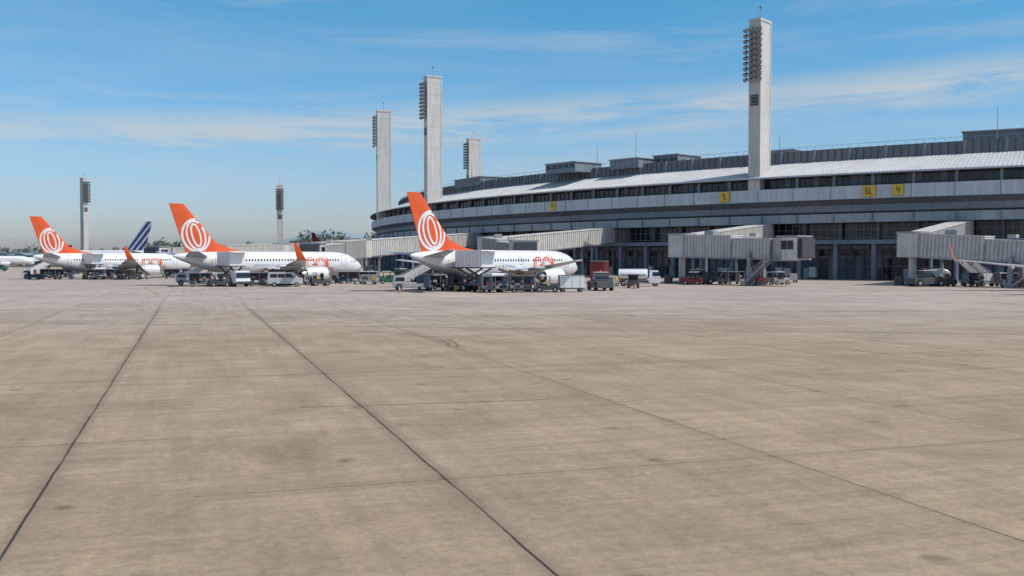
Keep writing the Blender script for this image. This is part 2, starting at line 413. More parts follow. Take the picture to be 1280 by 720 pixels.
    for sg in (1,-1):
        if logo:
            tl=-.28
            ctz=(29.15,7.75)
            stroke(b,ell(ctz[0],ctz[1],2.1,2.45,tl),.34,finy,sg,'white')
            stroke(b,ell(ctz[0],ctz[1],1.38,2.2,tl),.30,finy,sg,'white')
            stroke(b,ell(ctz[0],ctz[1],.62,1.75,tl),.28,finy,sg,'white')
        rl=[(finle(z)+finch(z)*.68,z) for z in (5.3,7,9,11,12.3)]
        stroke(b,rl,.04,lambda a,c:(finy(a,c) or 0)+.01,sg,'seam')
    b.obj('tail_emblem',E,recalc=False)
    # wings etc
    for sg,nm in ((1,'left'),(-1,'right')):
        b=MB()
        secs=[(10.6,1.2,2.25,8.2,.13),(13.2,5.3,2.72,4.9,.12),(16.2,10.8,3.28,3.2,.11),(19.3,16.9,3.98,1.6,.10)]
        b.loft([foil(t,sg*y,z,c,tk) for t,y,z,c,tk in secs],'wing',True,True)
        if winglet:
            ws=[(19.32,16.9,3.985,1.58,.10),(19.55,17.25,4.08,1.45,.10),(19.95,17.5,4.45,1.25,.09),(20.7,17.75,5.5,.9,.09),(21.35,17.95,6.45,.5,.09)]
            b.loft([foil(ws[0][0],sg*ws[0][1],ws[0][2],ws[0][3],.10)]+[foil(t,sg*y,z,c,tk,'y' if z>4.2 else 'z') for t,y,z,c,tk in ws[1:]],'orange' if fin=='orange' else 'white',False,True)
        for (y,t,z) in ((3.4,17.2,2.15),(7.0,17.6,2.65),(10.6,18.8,3.05)):
            R=[]
            for k in range(7):
                q=k/6; rr=.02+.24*math.sin(PI*q)**.7
                R.append([(-(t-1.2+q*3.6),sg*y+rr*math.cos(2*PI*j/8),z-.05+rr*math.sin(2*PI*j/8)) for j in range(8)])
            b.loft(R,'wing')
        b.obj('wing_'+nm,E)
        b=MB(); b.loft([foil(27.4,sg*.7,4.45,3.7,.10),foil(31.6,sg*7.1,5.25,1.35,.09)],'wing'); b.obj('tailplane_'+nm,E)
        # engine
        b=MB(); y=sg*4.83; zc=1.72
        prof=[(9.05,.86),(9.0,.95),(9.1,1.03),(9.5,1.10),(10.3,1.13),(11.4,1.10),(12.4,.98),(13.1,.84)]
        R=[[(-t,y+r*math.cos(2*PI*j/24),zc+r*math.sin(2*PI*j/24)*(.95 if math.sin(2*PI*j/24)<0 else 1)) for j in range(24)] for t,r in prof]
        b.loft(R,lambda i,j:'metal' if i<3 else 'white',False,False)
        R=[[(-t,y+r*math.cos(2*PI*j/24),zc+r*math.sin(2*PI*j/24)) for j in range(24)] for t,r in ((9.05,.86),(9.3,.80),(10.0,.80))]
        b.loft(R,'dkmetal',False,True)
        b.cyl((-9.55,y,zc),(-10,y,zc),.05,.28,'dkmetal',12)
        b.cyl((-13.1,y,zc),(-13.11,y,zc),.84,.55,'dkmetal',24,False)
        b.cyl((-12.6,y,zc),(-13.9,y,zc),.60,.44,'metal',20); b.cyl((-13.6,y,zc),(-14.6,y,zc),.30,.05,'dkmetal',14)
        # pylon
        b.loft([[(-9.9,y-.05,zc+1.0),(-9.9,y+.05,zc+1.0),(-9.9,y+.05,zc+1.12),(-9.9,y-.05,zc+1.12)],[(-12.2,y-.2,zc+.85),(-12.2,y+.2,zc+.85),(-12.2,y+.2,zc+1.32),(-12.2,y-.2,zc+1.32)],[(-14.6,y-.15,zc+.3),(-14.6,y+.15,zc+.3),(-14.6,y+.15,zc+.95),(-14.6,y-.15,zc+.95)]],'belly',True,True,False)
        b.obj('engine_'+nm,E)
        b=MB()
        y=sg*2.86
        b.cyl((-16.6,y,2.4),(-16.6,y,.5),.13,.10,'metal',10); b.beam((-16.6,y,1.2),(-16.6,sg*1.6,2.0),.1,.1,'metal'); b.box(-17.0,-16.2,y+sg*.2-.02,y+sg*.2+.02,1.1,2.2,'belly')
        for d in (-.43,.43): b.wheel(-16.6,y+d*.9,.56,.56,.38)
        b.obj('main_gear_'+nm,E)
    b=MB(); b.cyl((-4.1,0,1.6),(-4.1,0,.35),.09,.07,'metal',10)
    for d in (-.2,.2): b.wheel(-4.1,d,.34,.34,.2)
    for sg in (-1,1): b.box(-4.6,-3.3,sg*.42-.02,sg*.42+.02,.95,1.5,'white')
    b.obj('nose_gear',E)
    return E
airliner((9.55,148.5),rad(47),winglet=False)
airliner((-26,171.3),rad(39.5))
airliner((-70.7,219),rad(43))
airliner((83.0,139.0),rad(60))
airliner((-162,352),rad(158),fin='striped',logo=False,scale=1.33)
airliner((-60,392),rad(70),fin='red',logo=False,scale=1.08)
airliner((-222,462),rad(20),fin='blue',logo=False,scale=1.0)
airliner((-262,520),rad(200),fin='red',logo=False,scale=.9)

# ------------------------------------------------------------ terminal
C=Vector((241,433,0))
def rp(r,a,z=0): return Vector((C.x+r*math.cos(a),C.y+r*math.sin(a),z))
A0=rad(160); A1=rad(292); NM=92; da=(A1-A0)/NM
T=empty('airport_terminal')
def sweep(name,segs,n=NM*3,parent=T):
    b=MB()
    for (r0,z0,r1,z1,mat) in segs:
        R=[]
        for i in range(n+1):
            a=A0+(A1-A0)*i/n
            R.append([rp(r0,a,z0),rp(r1,a,z1)])
        b.loft(R,mat,False,False,False,closed=False)
    return b.obj(name,parent)
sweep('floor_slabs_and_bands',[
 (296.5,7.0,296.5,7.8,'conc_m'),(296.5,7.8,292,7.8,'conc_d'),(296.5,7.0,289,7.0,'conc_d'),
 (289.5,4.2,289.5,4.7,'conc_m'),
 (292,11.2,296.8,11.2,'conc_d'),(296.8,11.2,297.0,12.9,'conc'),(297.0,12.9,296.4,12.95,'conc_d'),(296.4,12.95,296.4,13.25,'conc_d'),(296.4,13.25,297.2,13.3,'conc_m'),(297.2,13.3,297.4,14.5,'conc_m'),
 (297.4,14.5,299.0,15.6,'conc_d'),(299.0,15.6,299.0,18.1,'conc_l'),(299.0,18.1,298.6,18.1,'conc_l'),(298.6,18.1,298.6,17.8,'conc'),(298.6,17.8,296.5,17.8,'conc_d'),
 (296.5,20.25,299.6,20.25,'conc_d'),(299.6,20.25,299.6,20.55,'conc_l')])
sweep('roof',[(299.6,20.55,288.2,24.1,'roofm'),(288.2,24.1,288.0,26.6,'parap'),(288.0,26.6,287.4,26.6,'conc_m'),(287.4,26.6,287.4,25.6,'conc_m'),(287.4,25.6,222,25.6,'roofd')])
sweep('rear_wall',[(222,25.6,222,0,'conc')])
b=MB()
U=Vector((0,0,1))
for i in range(NM):
    a=A0+i*da
    rx=Vector((math.cos(a),math.sin(a),0)); tx=Vector((-math.sin(a),math.cos(a),0))
    b.obox(rp(296.7,a,19.05),rx,tx,U,.7,.55,2.5,'conc')
    b.obox(rp(295.6,a,3.5),rx,tx,U,.8,.8,7.0,'conc_m')
    b.obox(rp(292.6,a,9.5),rx,tx,U,.9,.5,3.4,'conc_m')
    b.obox(rp(297.1,a,12.05),rx,tx,U,.22,.18,1.6,'conc_m')
    b.obox(rp(299.05,a,16.85),rx,tx,U,.05,.10,2.45,'conc_m')
    b.obox(rp(288.3,a,25.35),rx,tx,U,.4,.5,2.6,'conc_m')
    for k in range(1,5):
        a2=a+da*k/5; rx2=Vector((math.cos(a2),math.sin(a2),0)); tx2=Vector((-math.sin(a2),math.cos(a2),0))
        b.obox(rp(288.15,a2,25.35),rx2,tx2,U,.2,.12,2.5,'dgrey')
    for k in range(10):
        a2=a+da*(k+.5)/10; q0=rp(299.6,a2,20.60); q1=rp(288.2,a2,24.15)
        b.beam(q0,q1,.08,.10,'roofm')
b.obj('columns_and_piers',T)
b=MB()
for i in range(NM):
    for k in range(5):
        aa=A0+(i+k/5)*da; ab=A0+(i+(k+1)/5)*da; am=(aa+ab)/2
        rx=Vector((math.cos(aa),math.sin(aa),0)); tx=Vector((-math.sin(aa),math.cos(aa),0))
        for (r,z0,z1,p) in ((296.5,17.8,20.25,.12),(292,7.8,11.2,.18)):
            mt='blind' if random.random()<p else ('bluegl' if random.random()<.3 else 'glass')
            b.face([rp(r,aa,z0),rp(r,ab,z0),rp(r,ab,z1),rp(r,aa,z1)],mt)
            b.obox(rp(r+.08,aa,(z0+z1)/2),rx,tx,U,.14,.09 if r>295 else .14,z1-z0,'dgrey' if r>295 else 'grey')
    aa=A0+i*da
    b.beam(rp(292.12,aa,9.9),rp(292.12,aa+da,9.9),.12,.12,'grey'); b.beam(rp(292.14,aa,8.3),rp(292.14,aa+da,8.3),.14,.18,'grey')
    b.beam(rp(296.7,aa,18.6),rp(296.7,aa+da,18.6),.12,.10,'dgrey')
b.obj('windows',T,recalc=False)
b=MB()
for i in range(NM):
    kind=random.random()
    for k in range(4):
        aa=A0+(i+k/4)*da; ab=A0+(i+(k+1)/4)*da; am=(aa+ab)/2
        rx=Vector((math.cos(aa),math.sin(aa),0)); tx=Vector((-math.sin(aa),math.cos(aa),0))
        rm=Vector((math.cos(am),math.sin(am),0)); tm=Vector((-math.sin(am),math.cos(am),0))
        r=289.5
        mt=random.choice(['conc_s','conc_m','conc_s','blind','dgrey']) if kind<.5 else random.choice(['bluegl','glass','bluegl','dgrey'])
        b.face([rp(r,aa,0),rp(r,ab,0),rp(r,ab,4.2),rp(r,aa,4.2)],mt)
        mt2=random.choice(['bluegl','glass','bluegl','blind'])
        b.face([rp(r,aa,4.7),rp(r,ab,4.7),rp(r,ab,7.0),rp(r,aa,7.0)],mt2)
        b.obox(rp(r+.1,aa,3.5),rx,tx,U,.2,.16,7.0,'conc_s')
        if kind>.3: b.beam(rp(r+.12,aa,2.6),rp(r+.12,ab,2.6),.12,.12,'grey')
        b.beam(rp(r+.12,aa,5.8),rp(r+.12,ab,5.8),.12,.10,'grey')
        if random.random()<.3:
            b.obox(rp(r+.2,am,1.1),rm,tm,U,.12,1.1,2.2,random.choice(['conc_l','grey','dgrey','conc_l']))
        if random.random()<.14:
            b.obox(rp(r+.9,am,1.4),rm,tm,U,1.2,1.4,random.uniform(1,2.4),random.choice(['white','grey','dgrey']))
        if k%2==0: b.obox(rp(294.5,am,6.4),rm,tm,U,.3,3.4,.7,'conc_s')
b.obj('ground_floor_wall',T,recalc=False)
def roofbox(name_mb,x,y,wt,dr,z0,z1,mat,lip=True,win=False):
    v=Vector((x-C.x,y-C.y,0)); rx=v.normalized(); tx=Vector((-rx.y,rx.x,0))
    name_mb.obox((x,y,(z0+z1)/2),rx,tx,U,dr,wt,z1-z0,mat)
    if lip: name_mb.obox((x,y,z1+.1),rx,tx,U,dr+.6,wt+.6,.2,'conc')
    if win:
        n=int(wt/2.2)
        for k in range(n):
            o=-wt/2+wt*(k+.5)/n
            name_mb.obox(Vector((x,y,(z0+z1)/2+.3))+rx*(dr/2+.02)+tx*o,rx,tx,U,.08,wt/n-.5,(z1-z0)*.42,'glass')
b=MB()
Z0=25.6
roofbox(b,15.5,252,11,9,Z0,27.9,'conc_m',True,True)
roofbox(b,30,241,9,9,Z0,27.8,'conc_m'); roofbox(b,39,236,7,9,Z0,28.2,'conc_m',True,True)
roofbox(b,62,226,7,7,Z0,28.2,'conc')
roofbox(b,-8,300,18,12,Z0,27.9,'conc_m',True,True)
roofbox(b,117,214,48,14,Z0,29.4,'conc_m',True,True); roofbox(b,120,214,42,12,29.7,31.8,'parap')
for q in range(40):
    a=rad(random.uniform(190,250)); r=random.uniform(268,285); p=rp(r,a)
    roofbox(b,p.x,p.y,random.uniform(1.2,3),random.uniform(1.2,2.5),Z0,Z0+random.uniform(1.0,1.9),random.choice(['grey','conc_m','steel','conc']),False)
for (x,y,h) in ((29.5,238,34.5),(21,246,32),(118,212,37),(100,206,35.5),(-12,296,32),(60,224,32)):
    b.cyl((x,y,Z0),(x,y,h),.09,.04,'steel',6)
# parapet handrail
for i in range(NM):
    aa=A0+i*da; b.beam(rp(287.7,aa,27.4),rp(287.7,aa+da,27.4),.06,.06,'steel')
    for k in range(4):
        p=rp(287.7,aa+da*k/4,26.6); b.beam(p,p+U*.8,.05,.05,'steel')
b.obj('rooftop_plant_rooms',T)

# gate signs
SEG={'5':'afgcd','6':'afgecd','L':'fed','4':'fgbc'}
def sign(x,y,z,txt,wd):
    v=Vector((x-C.x,y-C.y,0)); rx=v.normalized(); p=rp(299.0,math.atan2(v.y,v.x),z)
    b=MB(); b.box(-wd/2,wd/2,-.18,.0,-1.05,1.05,'gold'); b.box(-wd/2-.06,wd/2+.06,.0,.12,-1.11,1.11,'dgrey')
    n=len(txt); cw=.75
    for i,ch in enumerate(txt):
        cx=(i-(n-1)/2)*cw; s=.22
        R={'a':(-s,s,.5,.62),'g':(-s,s,-.06,.06),'d':(-s,s,-.62,-.5),'f':(-s-.06,-s+.06,0,.6),'e':(-s-.06,-s+.06,-.6,0),'b':(s-.06,s+.06,0,.6),'c':(s-.06,s+.06,-.6,0)}
        for k in SEG[ch]:
            q=R[k]; b.box(cx+q[0],cx+q[1],-.23,-.185,q[2],q[3],'black')
    ang=math.atan2(rx.y,rx.x)+PI/2
    p=p+rx*.06
    b.obj('gate_sign',None,p,ang)
sign(44.5,208,17.0,'5',2.2); sign(68.3,190,17.0,'6L',2.4); sign(72.9,187.5,17.0,'4',2.0); sign(7.4,241,17.0,'4',2.0)

# ------------------------------------------------------------ floodlight towers
def tower(x,y,top,z0,rx=None,wt=2.4,dr=4.8,rows=10):
    if rx is None: rx=Vector((x-C.x,y-C.y,0)).normalized()
    tx=Vector((-rx.y,rx.x,0)); b=MB(); O=Vector((x,y,0))
    b.obox(O+U*(z0+top)/2,rx,tx,U,dr,wt,top-z0,'tower')
    for s1 in (-1,1):
        for s2 in (-1,1):
            b.obox(O+U*(z0+top)/2+rx*s1*(dr/2-.18)+tx*s2*(wt/2+.04),rx,tx,U,.36,.12,top-z0-.02,'tower')
    b.obox(O+U*(top+.25),rx,tx,U,dr+.3,wt+.3,.5,'tower')
    zz=z0+3
    while zz<top-1:
        b.obox(O+U*zz,rx,tx,U,dr+.02,wt+.02,.04,'conc'); zz+=3.2
    b.obox(O+U*(top-16)+rx*(dr/2+.03),rx,tx,U,.1,wt*.7,2.2,'dgrey')
    for k in range(3): b.obox(O+U*(top-16.7+.7*k)+rx*(dr/2+.09),rx,tx,U,.08,wt*.75,.08,'steel')
    f=dr/2+.55
    for s2 in (-1,0,1): b.beam(O+rx*f+tx*s2*1.5+U*(top-11.8),O+rx*f+tx*s2*1.5+U*(top-1.2),.12,.12,'dkmetal')
    for k in range(rows):
        z=top-1.6-k*(10.0/(rows-1))
        b.beam(O+rx*f-tx*1.9+U*z,O+rx*f+tx*1.9+U*z,.12,.12,'dkmetal')
        b.beam(O+rx*(dr/2)+U*z,O+rx*(f+.4)+U*z,.1,.1,'dkmetal')
        for s2 in (-1.5,-.5,.5,1.5):
            p=O+rx*(f+.15)+tx*s2*1.0+U*(z-.1)
            d=(rx*.75+tx*s2*.12-U*.55).normalized()
            b.cyl(p,p+d*.65,.25,.46,'dkmetal',10,True,'grey')
    b.cyl(O+U*top,O+U*(top+3.6),.08,.04,'steel',6); b.cyl(O+U*top+rx*.9,O+U*(top+2.0)+rx*.9,.06,.03,'steel',6); b.cyl(O+U*(top+3.0),O+U*(top+3.3),.22,.22,'red',8)
    b.obj('floodlight_tower')
tower(50.9,205.5,52.4,18)
tower(-23.6,299,58.0,18)
tower(-45.2,352,55.6,18)
tower(-16.2,422,54.2,20,rx=Vector((-.9,-.43,0)),dr=5.5)
tower(-223,520,45.6,0,rx=Vector((.75,-.66,0)),dr=3.6)
tower(-121,520,41.8,0,rx=Vector((.2,-.98,0)),dr=3.6,wt=3)

# ------------------------------------------------------------ jet bridges
def tunnel(b,p0,p1,w,h,mat='bridge',rib='bridge_d',sp=.75,win=False):
    p0=Vector(p0);p1=Vector(p1); d=(p1-p0); L=d.length; d.normalize(); sd=d.cross(Vector((0,0,1))).normalized(); u=sd.cross(d)
    c=(p0+p1)/2+u*h/2
    b.obox(c,d,sd,u,L,w,h,mat)
    b.obox(c+u*(h/2+.08),d,sd,u,L+.2,w+.24,.16,'bridge'); b.obox(c-u*(h/2+.12),d,sd,u,L,w+.2,.24,'steel')
    n=int(L/sp)
    for i in range(n+1):
        q=-L/2+L*i/n
        for s in (-1,1): b.obox(c+d*q+sd*s*(w/2+.05),d,sd,u,.14,.10,h-.04,rib)
    return d,sd,u
def stairs(b,p0,d,sd,n,rise=.2,run=.26,w=1.0,mat='steel'):
    for i in range(n):
        q=p0+d*run*i+Vector((0,0,rise*(i+1))); b.obox(q,d,sd,Vector((0,0,1)),run+.04,w,.05,mat)
    e=p0+d*run*n+Vector((0,0,rise*n))
    for s in (-1,1):
        b.beam(p0+sd*s*w/2,e+sd*s*w/2,.06,.22,mat); b.beam(p0+sd*s*w/2+Vector((0,0,1.0)),e+sd*s*w/2+Vector((0,0,1.0)),.05,.05,mat)
        for k in range(4):
            t=k/3; q=p0.lerp(e,t)+sd*s*w/2; b.beam(q,q+Vector((0,0,1.0)),.04,.04,mat)
def jetbridge(A,B,Cc,fl0=7.9,fl1=4.6,flc=3.7,h=3.3,w=3.1):
    b=MB(); A=Vector((A[0],A[1],fl0));B=Vector((B[0],B[1],fl1));Cc=Vector((Cc[0],Cc[1],flc))
    tunnel(b,A,B,w,h,sp=.9)
    L=(B-A).length; n=max(2,int(L/16))
    for k in range(1,n+1):
        q=A.lerp(B,(k-.35)/n)
        d=(B-A).normalized(); sd=d.cross(U).normalized()
        for s in (-1,1): b.cyl((q+sd*s*1.2).xy.to_3d(),q+sd*s*1.2,.28,.28,'conc_m',12)
        b.beam(q-sd*1.7-U*.3,q+sd*1.7-U*.3,.5,.5,'conc_m')
    b.cyl(B-U*.2,B+U*(h+.2),2.3,2.3,'bridge',24); b.cyl(B+U*(h+.2),B+U*(h+.45),2.45,2.45,'grey',24); b.cyl(B.xy.to_3d(),B-U*.2,.55,.55,'bridge',18); b.cyl(B.xy.to_3d(),B.xy.to_3d()+U*.3,1.3,1.3,'conc_m',18)
    d=(Cc-B); Lt=d.length; d.normalize()
    m1=B+d*Lt*.55; 
    tunnel(b,B+d*1.9,m1,w+.1,h+.1,sp=.6)
    tunnel(b,m1-d*1.0+U*.12,Cc-d*2.0+U*.12,w-.45,h-.45,sp=.6)
    dh=Vector((d.x,d.y,0)).normalized(); sd=dh.cross(U)
    cc=Cc+U*1.4
    b.cyl(Cc-U*.3,Cc+U*(h-.1),1.95,1.95,'bridge_d',20)
    b.obox(cc+dh*1.5+U*.15,dh,sd,U,3.4,3.7,3.4,'bridge'); b.obox(cc+dh*1.5+U*2.0,dh,sd,U,3.9,4.0,.25,'grey')
    b.obox(cc+dh*3.22+U*.3,dh,sd,U,.15,3.0,2.5,'dgrey')
    for s in (-1,1): 
        for e in (-.62,.52): b.obox(cc+dh*(1.6+e)+sd*s*1.87+U*.7,dh,sd,U,1.0,.08,1.3,'glass')
    for k in range(5): b.obox(cc+dh*(3.35+.16*k)+U*.2,dh,sd,U,.1,3.3-.02*k,3.0-.03*k,'dgrey')
    q=Cc-dh*5.5; zt=flc+.2
    for s in (-1,1):
        b.obox(Vector((q.x,q.y,zt/2+.6))+sd*s*1.75,dh,sd,U,.5,.35,zt-.6+1.0,'steel'); b.obox(Vector((q.x,q.y,1.9))+sd*s*1.75,dh,sd,U,.7,.5,1.8,'grey')
        for e in (-.55,.55): 
            c0=Vector((q.x,q.y,.6))+sd*s*1.35+dh*e
            b.cyl(c0-sd*.2,c0+sd*.2,.6,.6,'black',16,True,'hub')
    b.obox(Vector((q.x,q.y,.95)),dh,sd,U,1.2,3.6,.5,'red'); b.obox(Vector((q.x,q.y,zt-.1)),dh,sd,U,.6,4.0,.4,'steel')
    b.beam(Vector((q.x,q.y,1.1))+sd*1.7,Vector((q.x,q.y,zt))-sd*1.7,.1,.1,'steel'); b.beam(Vector((q.x,q.y,1.1))-sd*1.7,Vector((q.x,q.y,zt))+sd*1.7,.1,.1,'steel')
    n=int(flc/.2); p=Vector((Cc.x,Cc.y,0))-dh*(.5+.26*n)+sd*2.9
    stairs(b,p,dh,sd,n); b.obox(Vector((Cc.x,Cc.y,flc))+sd*2.7-dh*.2,dh,sd,U,1.4,1.6,.08,'steel')
    # roof-top units, cable festoon under the tunnel
    b.obox(B.lerp(Cc,.3)+U*(h+.6),dh,sd,U,1.8,1.2,.7,'grey'); b.obox(B.lerp(Cc,.72)+U*(h+.35),dh,sd,U,1.2,1.0,.5,'bridge_d')
    for k in range(10):
        p=B.lerp(Cc,.12+.07*k)-U*.35+sd*1.3; b.cyl(p,p-U*(.35+.25*math.sin(k*1.7)**2),.07,.07,'black',6)
    b.obox(Vector((B.x+2.2,B.y-1.2,.9)),dh,sd,U,1.6,1.0,1.8,'grey'); b.obox(Vector((B.x-2.4,B.y-1.0,.7)),dh,sd,U,1.2,.8,1.4,'dgrey')
    b.obj('jet_bridge')
jetbridge((52.5,206),(28.5,167),(41.5,151),flc=4.1)
jetbridge((84,185),(62.3,155),(76.0,139),flc=3.4)
jetbridge((22.5,232),(-4.2,187),(1.5,151.5),flc=3.4)
jetbridge((-9.5,276),(-31.5,207),(-34.2,173),flc=3.4)
jetbridge((-45,358),(-62,268),(-78,222),flc=3.4)

# ------------------------------------------------------------ ground service equipment
def stairs_truck():
    b=MB(); b.box(-3.0,3.2,-.95,.95,.45,.85,'belly'); b.box(-3.1,-1.5,-.98,.98,.85,1.9,'belly',(.8,.92),(.12,0)); b.box(-2.9,-1.6,-1.0,1.0,1.25,1.7,'glass',(.86,.93),(.08,0))
    for x in (-2.3,2.2):
        for y in (-.85,.85): b.wheel(x,y,.42,.42,.3)
    n=15
    for i in range(n):
        x=-2.2+i*.36; z=.9+i*.19; b.box(x,x+.4,-.75,.75,z,z+.05,'steel')
    for s in (-1,1):
        b.beam((-2.3,s*.8,.8),(3.2,s*.8,3.7),.07,.34,'white'); b.beam((-2.3,s*.85,1.9),(3.2,s*.85,4.75),.06,.08,'steel')
        for k in range(9):
            t=k/8; x=-2.3+5.5*t; z=.8+2.9*t; b.beam((x,s*.85,z),(x,s*.85,z+1.1),.05,.05,'steel')
        b.obox((.45,s*.86,2.75),(Vector((5.5,0,2.9)).normalized()),(0,1,0),(Vector((-2.9,0,5.5)).normalized()),5.9,.03,.6,'white')
        b.beam((1.0,s*.7,.8),(2.6,s*.7,3.3),.12,.12,'dgrey'); b.beam((2.9,s*.7,.8),(1.8,s*.7,2.9),.1,.1,'dgrey')
        b.box(3.2,4.5,s*.8-.03,s*.8+.03,3.7,4.8,'white')
    b.box(3.1,4.6,-.85,.85,3.58,3.72,'steel')
    return b.obj('passenger_stairs_truck',bevel=.02)
def highloader():
    b=MB(); b.box(-3.6,3.0,-1.05,1.05,.75,1.0,'dgrey')
    b.box(1.5,3.4,-1.15,1.15,.55,2.35,'white',(.85,.95),(-.12,0)); b.box(2.3,3.4,-1.08,1.08,1.35,2.1,'glass',(.9,.95),(-.02,0))
    b.box(3.35,3.45,-1.1,1.1,.5,.8,'dgrey')
    for x in (2.3,-1.9,-2.9):
        for y in (-.95,.95): b.wheel(x,y,.5,.5,.36)
    for s in (-.8,.8):
        b.beam((-3.3,s,1.05),(1.2,s,2.95),.16,.2,'dgrey'); b.beam((1.2,s,1.05),(-3.3,s,2.95),.16,.2,'dgrey'); b.beam((-3.3,s*.8,2.0),(1.2,s*.8,2.05),.05,.05,'steel')
    b.box(-4.0,1.5,-1.25,1.25,2.95,3.1,'dgrey'); b.box(-3.3,1.4,-1.22,1.22,3.1,5.25,'white')
    for k in range(8):
        x=-3.2+k*.64
        for s in (-1,1): b.box(x-.03,x+.03,s*1.235-.02,s*1.235+.02,3.15,5.2,'belly')
    b.box(1.4,2.6,-1.2,1.2,5.05,5.15,'white')
    for s in (-1,1):
        b.box(-5.0,-4.0,s*1.2-.03,s*1.2+.03,3.95,4.0,'steel'); b.beam((-5.0,s*1.2,3.0),(-5.0,s*1.2,4.0),.05,.05,'steel')
        for x in (-3.2,1.2): b.box(x-.12,x+.12,s*1.25-.12,s*1.25+.12,.05,.8,'yellow')
    b.box(-5.0,-4.0,-1.2,1.2,2.93,3.03,'steel')
    return b.obj('catering_truck',bevel=.03)
def tug(col='yellow'):
    b=MB(); b.box(-1.5,1.5,-.75,.75,.3,.85,col); b.box(.3,1.45,-.7,.7,.85,1.1,col,(.9,.9)); b.box(-1.45,-.9,-.7,.7,.85,1.15,col)
    b.box(-.7,.0,-.55,.55,.85,1.0,'black'); b.box(-.85,-.7,-.55,.55,.95,1.45,'black')
    for x in (-.85,.35):
        for y in (-.66,.66): b.beam((x,y,.9),(x+(.08 if x<0 else -.1),y,2.0),.06,.06,'dgrey')
    b.box(-1.0,.45,-.74,.74,2.0,2.08,'white'); b.box(.32,.36,-.64,.64,1.15,1.9,'glass')
    b.cyl((.15,0,1.0),(.05,0,1.35),.03,.03,'black',6); b.box(1.5,1.62,-.6,.6,.35,.6,'black'); b.box(-1.65,-1.5,-.1,.1,.35,.5,'steel')
    for x in (-.95,.95):
        for y in (-.68,.68): b.wheel(x,y,.34,.34,.24)
    return b.obj('baggage_tractor',bevel=.02)
def cart(cov=True):
    b=MB(); b.box(-1.6,1.6,-.75,.75,.42,.55,'dgrey')
    for x in (-1.1,1.1):
        for y in (-.62,.62): b.wheel(x,y,.25,.25,.16)
    for x in (-1.55,0,1.55):
        for y in (-.72,.72): b.beam((x,y,.55),(x,y,2.0),.05,.05,'steel')
    b.box(-1.65,1.65,-.8,.8,2.0,2.06,random.choice(['tarp','steel','dgrey']),(1,.96))
    if cov: b.box(-1.6,1.6,.72,.75,.9,2.0,'tarp'); b.box(-1.62,-1.58,-.74,.74,.6,2.0,'tarp')
    for k in range(20):
        x=random.uniform(-1.3,1.25); y=random.uniform(-.5,.5); z=.56+random.choice([0,.32,.62]); sx=random.uniform(.3,.55);
        b.box(x-sx/2,x+sx/2,y-.2,y+.2,z,z+.3,random.choice(['black','dgrey','red','blue','beige','grey','tarp']))
    b.beam((1.6,0,.42),(2.5,0,.3),.06,.06,'steel')
    return b.obj('baggage_cart')
def beltloader():
    b=MB(); b.box(-2.6,2.2,-.9,.9,.35,.85,'white'); b.box(-.2,.7,.25,.9,.85,1.0,'black'); b.box(-.3,-.2,.25,.9,1.0,1.5,'black')
    for x in (-1.8,1.4):
        for y in (-.8,.8): b.wheel(x,y,.36,.36,.26)
    b.beam((-4.0,-.35,.75),(3.9,-.35,2.75),.8,.22,'grey'); b.beam((-4.0,-.35,.88),(3.9,-.35,2.88),.6,.05,'black')
    for s in (-.78,.08): b.beam((-3.9,s,1.0),(3.9,s,3.05),.05,.06,'yellow')
    for s in (-.7,0): b.beam((-1.0,s,.8),(1.8,s,2.1),.1,.1,'dgrey')
    for k in range(5):
        x=-1.5+k*1.3; b.beam((x,-.78,.75+(x+4)/7.9*2),(x,-.78,1.6+(x+4)/7.9*2),.04,.04,'steel')
    b.beam((-2.8,-.78,1.85),(3.7,-.78,3.5),.04,.04,'steel')
    for i in range(3): b.box(-1+i*1.3,-.45+i*1.3,-.55,-.15,1.68+i*.33,2.0+i*.33,random.choice(['black','red','blue']))
    return b.obj('belt_loader',bevel=.015)
def tanktruck(col='white'):
    b=MB(); b.box(-3.2,3.0,-.9,.9,.6,.85,'dgrey'); b.box(1.4,3.1,-1.1,1.1,.5,1.5,col); b.box(1.45,3.05,-1.05,1.05,1.5,2.4,col,(.78,.9),(-.12,0)); b.box(1.9,3.07,-1.07,1.07,1.55,2.15,'glass',(.86,.93),(-.05,0))
    R=[]
    for k,(x,s) in enumerate(((-3.2,.8),(-3.1,1),(-.9,1.0),(1.1,1.0),(1.2,.8))):
        R.append([(x,1.15*s*math.cos(2*PI*j/20),1.75+.85*s*math.sin(2*PI*j/20)) for j in range(20)])
    b.loft(R,'white'); b.box(-2.6,.8,-.35,.35,2.58,2.68,'steel')
    for s in (-1,1): b.box(-2.9,.9,s*1.16-.02,s*1.16+.02,1.62,1.80,'tarp'); b.box(-2.2,-.4,s*1.0-.15,s*1.0+.15,.45,.95,'grey')
    for x in (2.3,-1.5,-2.4):
        for y in (-.9,.9): b.wheel(x,y,.46,.46,.32)
    b.box(3.1,3.2,-1.1,1.1,.45,.75,'dgrey')
    return b.obj('tank_truck',bevel=.03)
